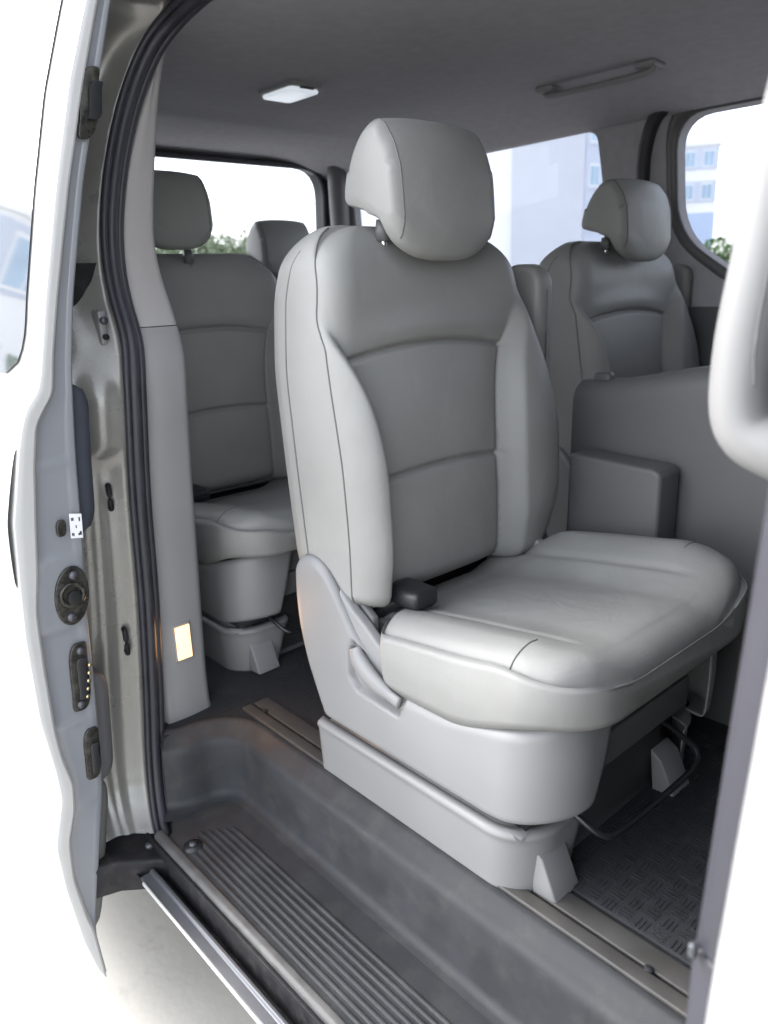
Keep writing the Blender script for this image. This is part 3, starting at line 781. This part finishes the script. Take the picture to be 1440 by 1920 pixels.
# body of the door behind its edge
rows = []
for z in zs[::6]:
    c = smtab(L2, z, .03); a = smtab(L0, z, .012)
    rows.append([(-1.55, c+.008, z), (-1.60, c+.006, z), (-1.66, c+.010, z), (-2.7, c+.012, z), (-2.7, a+.02, z)])
obj('door_inner_panel', grid(rows), M['jamb'], sdoor)
# outer handle bulging from the skin
hr = []
for i in range(25):
    z = lerp(.475, .735, i/24); k = sin(pi*i/24)**.5; a = smtab(L0, z, .012)
    hr.append([(-1.462-.05*q, a-.002-.022*k*(1 if 0 < q < 3 else .3), z) for q in range(4)])
obj('outer_handle', grid(hr), M['edge'], sdoor)
# tinted window let into the door
rows = []
for i in range(31):
    z = lerp(.855, 1.59, i/30); r_ = .10
    xa = -1.53-.035*(z-.855)/.575
    if z < .855+r_: xa -= r_-sqrt(max(0, r_*r_-(.855+r_-z)**2))
    rows.append([(lerp(xa, -2.5, k/6), smtab(L0, z, .012)-.0048+.002*k/6, z) for k in range(7)])
dw = obj('door_window', grid(rows), M['doorglass'], sdoor)
# dark foam bumper, inner trim strip
def pad(name, z0, z1, x, y0, wd, m, dep=.03):
    rows = []
    for i in range(25):
        t = i/24; z = lerp(z0, z1, t); c = smtab(L2, z, .03); k = min(1, sin(pi*t)**.35+.25)
        rows.append([(x, c+y0, z), (x+.003, c+y0+wd*k*.5, z), (x-.002, c+y0+wd*k*.9, z), (x-.012, c+y0+wd*k, z), (x-dep-.03, c+y0+wd*k, z)])
    return obj(name, grid(rows), M[m], sdoor)
pad('edge_bumper', .545, .835, -1.485, -.001, .040, 'bumper')
pad('inner_trim', -.02, .235, -1.50, .0, .043, 'darktrim')
pad('lower_trim', -.36, -.01, -1.49, -.002, .028, 'midtrim')
# latch, plugs and slots set into the edge panel
def yz_shape(pts, x0, x1): return prism(pts, 0, x0, x1)
def ell(cy, cz, ry, rz, n=28, sk=0, e=1.): return [(cy+ry*abs(cos(2*pi*k/n))**e*(1 if cos(2*pi*k/n) > 0 else -1)+sk*rz*sin(2*pi*k/n), cz+rz*abs(sin(2*pi*k/n))**e*(1 if sin(2*pi*k/n) > 0 else -1)) for k in range(n)]
xf = -1.4615
def fitted(name, cy, cz, ry, rz, m='hole', sk=.12, e=.8, x=xf):
    o = obj(name, yz_shape(ell(cy, cz, ry, rz, 32, sk, e), x-.004, x+.0035), M[m], sdoor, bevel=.0025)
    return o
fitted('plug_hole', .4705, .571, .0095, .0165, e=.7)
la = fitted('latch', .4705, .432, .0335, .060, e=.95, sk=.1)
# roller and claw of the latch
obj('latch_ring', [*map(list, ())] or sweep([(xf+.005, .4705+.022*cos(2*pi*k/24), .435+.022*sin(2*pi*k/24)) for k in range(24)], circ(.005, 8), up=(1, 0, 0), closed=True), M['hole'], la)
obj('latch_claw', yz_shape(ell(.474, .428, .014, .016, 16), xf+.003, xf+.010), M['blackmetal'], la, bevel=.003)
for cy, cz in ((.478, .474), (.462, .390)): obj('bolt', tube([(xf+.002, cy, cz), (xf+.008, cy, cz)], .0085, 12), M['alu'], la)
cn = fitted('connector', .4605, .258, .0185, .073, e=.45, sk=.13)
obj('connector_socket', yz_shape(ell(.463, .255, .009, .045, 24, .1, .3), xf+.003, xf+.009), M['black'], cn, bevel=.002)
for k in range(5): obj('contact_pin', tube([(xf+.004, .4742+.0042*(k-2)*.8, .247+.0165*(k-2)), (xf+.0095, .4742+.0042*(k-2)*.8, .247+.0165*(k-2))], .0038, 10), M['brass'], cn)
for cz in (.315, .200): obj('bolt', tube([(xf+.002, .4605+(cz-.258)*.13, cz), (xf+.008, .4605+(cz-.258)*.13, cz)], .0075, 12), M['alu'], cn)
sl_ = fitted('guide_socket', .4605, .080, .0165, .058, e=.5, sk=.12)
obj('guide_channel', yz_shape(ell(.4635, .070, .008, .034, 24, .12, .3), xf+.003, xf+.0075), M['black'], sl_, bevel=.002)
up_ = fitted('upper_guide', .632, 1.322, .0165, .060, 'hole', sk=.30, e=.55, x=-1.4590)
obj('guide_clip', yz_shape(ell(.641, 1.325, .011, .032, 24, .3, .4), -1.456, -1.446), M['blackmetal'], up_, bevel=.003)
# white label with printed marks
sk_ = obj('sticker', yz_shape([(.489, .596), (.512, .591), (.5085, .543), (.4855, .547)], xf, xf+.0012), M['sticker'], sdoor, smooth=False)
for cy, cz, a, b in ((.492, .584, .0011, .003), (.4945, .584, .0011, .003), (.5065, .5815, .0014, .004), (.4985, .568, .001, .003), (.4895, .554, .001, .003), (.492, .5535, .001, .003), (.504, .552, .0035, .0022), (.5055, .5555, .0018, .0018)):
    obj('printed_mark', yz_shape([(cy-a, cz-b), (cy+a, cz-b), (cy+a, cz+b), (cy-a, cz+b)], xf+.0012, xf+.0016), M['ink'], sk_, smooth=False)
# lower roller arm from the door to the sill track
ar = obj('roller_arm', prism([(-1.54, .415), (-1.56, .50), (-1.46, .60), (-1.36, .645), (-1.295, .632), (-1.275, .595), (-1.31, .56), (-1.39, .545), (-1.45, .47), (-1.47, .412)], 2, -.275, -.195), M['blackmetal'], sdoor, bevel=.008)
obj('roller', tube([(-1.345, .602, -.222), (-1.345, .602, -.164)], .021, 16), M['black'], ar)
obj('bolt', tube([(-1.345, .602, -.165), (-1.345, .602, -.157)], .008, 10), M['alu'], ar)
obj('bolt', tube([(-1.445, .545, -.196), (-1.445, .545, -.186)], .009, 10), M['alu'], ar)

# ---- front pillar side of the doorway
STRIP = [(.022, .0), (.026, .004), (.028, .014), (.026, .03), (-.07, .03), (-.07, -.008), (-.02, -.012), (.006, -.008)]
obj('door_seal', sweep([(-.186, .505, z) for z in (-.25, .0, .3, .478)], STRIP, up=(0, 1, 0)), M['sealgrey'], bevel=.003)
obj('door_seal', sweep([(-.183+.045*max(0, z-.5), .502, z) for z in (.482, .7, .9, 1.1, 1.5)], STRIP, up=(0, 1, 0)), M['sealgrey'], bevel=.003)
obj('seal_clip', box(-.211, -.204, .494, .502, .474, .488), M['alu'], bevel=.003)
FS = [(-.30, .46), (-.05, .43), (.2, .415), (.5, .405), (.7, .405), (.8, .42), (.95, .455), (1.1, .49), (1.5, .62)]
rows = []
for i in range(140):
    z = lerp(-.30, 1.5, i/139); y = smtab(FS, z, .05); g = .004*exp(-((z-.592)/.005)**2)
    e = -.152-.010*(1-ss(.45, .75, z))
    rows.append([(e+.03, y+.07, z), (e+.006, y+.05, z), (e, y+.03, z), (e, y+.012, z), (e+.004, y+.004+g, z), (e+.012, y+g, z), (e+.06, y-.001+g, z), (e+.25, y-.004+g, z), (.4, y-.006+g, z), (.8, y-.006+g, z)])
obj('front_door_skin', grid(rows), M['paint'])
obj('pillar_core', join(box(-.135, 1.2, .52, .60, -.3, .90), box(-.135, 1.2, .66, .742, .90, 1.66)), M['darktrim'], smooth=False)
rows = [[(lerp(.02+.03*(z-.95), .80, k/6), smtab(FS, z, .05)-.0105, z) for k in range(7)] for z in [.95+.0225*q for q in range(24)]]
obj('front_door_window', grid(rows), M['doorglass'])
obj('pillar_trim', prism(rrect(-.262, .4, .55, 1.60, .02), 1, .745, .79), M['darktrim'], bevel=.006)
obj('dashboard_wall', box(1.2, 1.25, .5, YF, -.3, .95), M['darktrim'], smooth=False)
obj('windscreen', box(1.2, 1.206, .5, YF, .95, 1.66), M['dglass'], smooth=False)
hp = spline([(-.215, .705, 1.32), (-.252, .703, 1.24), (-.276, .70, 1.13), (-.290, .70, 1.02), (-.300, .70, .93), (-.295, .70, .868), (-.262, .702, .846), (-.215, .708, .838), (-.15, .72, .836)], 60)
gh = obj('grab_handle', sweep(hp, [(.027*cos(2*pi*k/20), .025*sin(2*pi*k/20)) for k in range(20)], up=(0, 1, 0)), M['plastic'])
obj('handle_seam', tube(offs(spline([(-.225, .705, 1.255), (-.262, .70, 1.10), (-.278, .698, .96), (-.277, .699, .905)], 30), 0, -.0275, 0), .0012, 6), M['seam'], gh)

# ================================================================== moulded panel between the seats
pn = thing('console_panel', 'dark grey moulded panel with a raised square box beyond the front seat cushion', 'panel', (-.5, 1.68, 0))
rows = []
for i in range(61):
    x = lerp(-1.10, .45, i/60); zt = .752+.058*ss(-1.10, -.70, x)
    row = []
    prof = [(0, 1.60, 0), (.3, 1.60, 0)]
    for k in range(13):
        t = k/12; row.append((x, 1.60+.014*t, lerp(0, zt-.05, t)))
    for k in range(1, 9):
        a = radians(90*k/8); row.append((x, 1.614+.05-.05*cos(a), zt-.05+.05*sin(a)))
    row += [(x, 1.76, zt-.004), (x, 1.79, zt-.04), (x, 1.80, 0)]
    rows.append(row)
obj('body', grid(rows, cap0=True), M['midtrim'], angle=50)
bx = obj('side_box', prism([(-1.035, .0), (-1.035, .60), (-.815, .592), (-.80, .58), (-.80, 0)], 1, 1.51, 1.599), M['midtrim'], bevel=.022, seg=5)
b2 = obj('buckle', box(-1.075, -1.03, 1.66, 1.69, .735, .772), M['darktrim'], bevel=.008)

# ================================================================== OUTSIDE
me_ground = obj('ground', ([(-600, -600, -.68), (600, -600, -.68), (600, 600, -.68), (-600, 600, -.68)], [(0, 1, 2, 3)]), M['concrete'], False, smooth=False)
tag(me_ground, kind='structure')

def building(name, label, loc, rz, L, D, H, wallm, cols, floors, z0, base=None, blank=False):
    r = thing(name, label, 'building', loc)
    use(r); og = Vector(loc)
    w_ = obj('wall', ([(p[0]+og.x, p[1]+og.y, p[2]+og.z) for p in box(0, L, 0, D, 0, H)[0]], box(0, 1, 0, 1, 0, 1)[1]), wallm, smooth=False)
    def loc_box(*a): return ([(p[0]+og.x, p[1]+og.y, p[2]+og.z) for p in box(*a)[0]], box(0, 1, 0, 1, 0, 1)[1])
    obj('roof', loc_box(-.2, L+.2, -.2, D+.2, H+.002, H+.35), M['wallwhite'], smooth=False)
    if base: obj('base', loc_box(-.05, L+.05, -.08, -.003, 0, base), M['bluebase'], smooth=False)
    if cols:
        fr = loc_box(0, 1, 0, 1, 0, 1)
        fw, fh = L/cols, (H-z0)/floors
        mesh_b = mesh_w = mesh_p = None
        for f in range(floors):
            zz = z0+f*fh
            band = obj('window_band', loc_box(-.02, L+.02, -.06, -.004, zz+.28*fh, zz+.93*fh), M['wallgrey'], smooth=False)
            for c in range(cols):
                x = (c+.5)*fw
                o = obj('window', loc_box(x-.30*fw, x+.30*fw, -.11, -.062, zz+.34*fh, zz+.86*fh), M['wallwhite'], smooth=False)
                obj('pane', loc_box(x-.26*fw, x-.02*fw, -.125, -.112, zz+.38*fh, zz+.82*fh), M['pane'], o, smooth=False)
                obj('pane', loc_box(x+.02*fw, x+.26*fw, -.125, -.112, zz+.38*fh, zz+.82*fh), M['pane'], o, smooth=False)
    r.rotation_euler = (0, 0, radians(rz))
    return r
# blank gable of the block seen through the far rear window, its windowed side runs off to the right
building('apartment_block', 'pale blank gable wall filling the far rear side window', (-37.66, 46.7, -.68), 36.4, 5.06, 9, 15, M['wallpale'], 0, 0, 0)
building('apartment_block', 'grey windowed block at the right edge of the far rear side window', (-33.55, 49.75, -.68), 72, 4.2, 6, 12.4, M['wallgrey'], 3, 4, 1.0)
building('apartment_block', 'white block at the left edge of the blank gable wall', (-48.2, 39.8, -.68), 36.4, 13.4, 9, 17, M['wallwhite'], 0, 0, 0)
building('apartment_block', 'pale block with blue base seen in the far door window', (-32.3, 55.3, -.68), 30, 5, 6, 10.3, M['wallwhite'], 4, 2, 5.9, base=5.8)
building('office_building', 'pale building with blue window band mirrored in the open door glass', (-36, -14, -.68), 90, 10, 8, 10, M['wallwhite'], 3, 1, 5.0)

def bush(name, label, loc, r, h, n, m, trunk=True, lean=0):
    t = thing(name, label, 'tree' if trunk else 'bush', loc, 'greenery around the car park')
    V, Fc = [], []
    cl = [(random.gauss(0, r*.45), random.gauss(0, r*.45), h*(.35+.5*random.random()), r*(.3+.3*random.random())) for _ in range(14)]
    for _ in range(n):
        cx, cy, cz, cr = random.choice(cl); d = Vector((random.gauss(0, 1), random.gauss(0, 1), random.gauss(0, 1))).normalized()*cr*random.random()**.4
        c = Vector((cx, cy, max(.05, cz)))+d; c.z = max(.06, c.z); s = .05+.06*random.random()*r
        a = Vector((random.gauss(0, 1), random.gauss(0, 1), random.gauss(0, 1))).normalized(); b = a.cross(Vector((random.gauss(0, 1), random.gauss(0, 1), random.gauss(0, 1)))).normalized()
        k = len(V); c += Vector(loc)
        V += [c-a*s, c+b*s*.5, c+a*s, c-b*s*.5]; Fc.append((k, k+1, k+2, k+3))
    obj('crown', (V, Fc), m, smooth=False)
    L = Vector(loc)
    obj('trunk', tube([L+Vector((0, 0, -.03)), L+Vector((.03, .02, h*.3)), L+Vector((0, .05, h*.6))], .06*r+.02, 7, scale=lambda q: 1-.6*q), M['bark'])
bush('round_bush', 'green bush mirrored in the lower corner of the open door glass', (-20, -5.0, -.68), 1.9, 2.6, 9000, M['leaf'], False)
for k, (x, y, r, h, lab) in enumerate([(-30, 15.6, 1.6, 3.9, 'haze-paled tree low behind the headrest in the rear window'), (-29.5, 17.2, 1.6, 4.2, 'haze-paled tree right of the thin headrest post in the rear window'), (-28.8, 18.9, 1.5, 3.8, 'haze-paled tree beside the rearmost headrest in the rear window'),
        (-9.3, 18.0, .8, 2.1, 'green shrub in the lower corner of the far door window'), (-8.2, 18.6, .9, 2.4, 'taller green shrub beside the blue base in the far door window'), (-30.5, 14.0, 1.6, 4.0, 'haze-paled tree at the left end of the rear window')]):
    bush('leafy_tree', lab, (x, y, -.68), r, h, 2600, M['leafhazed'] if x < -20 else M['leaf'])
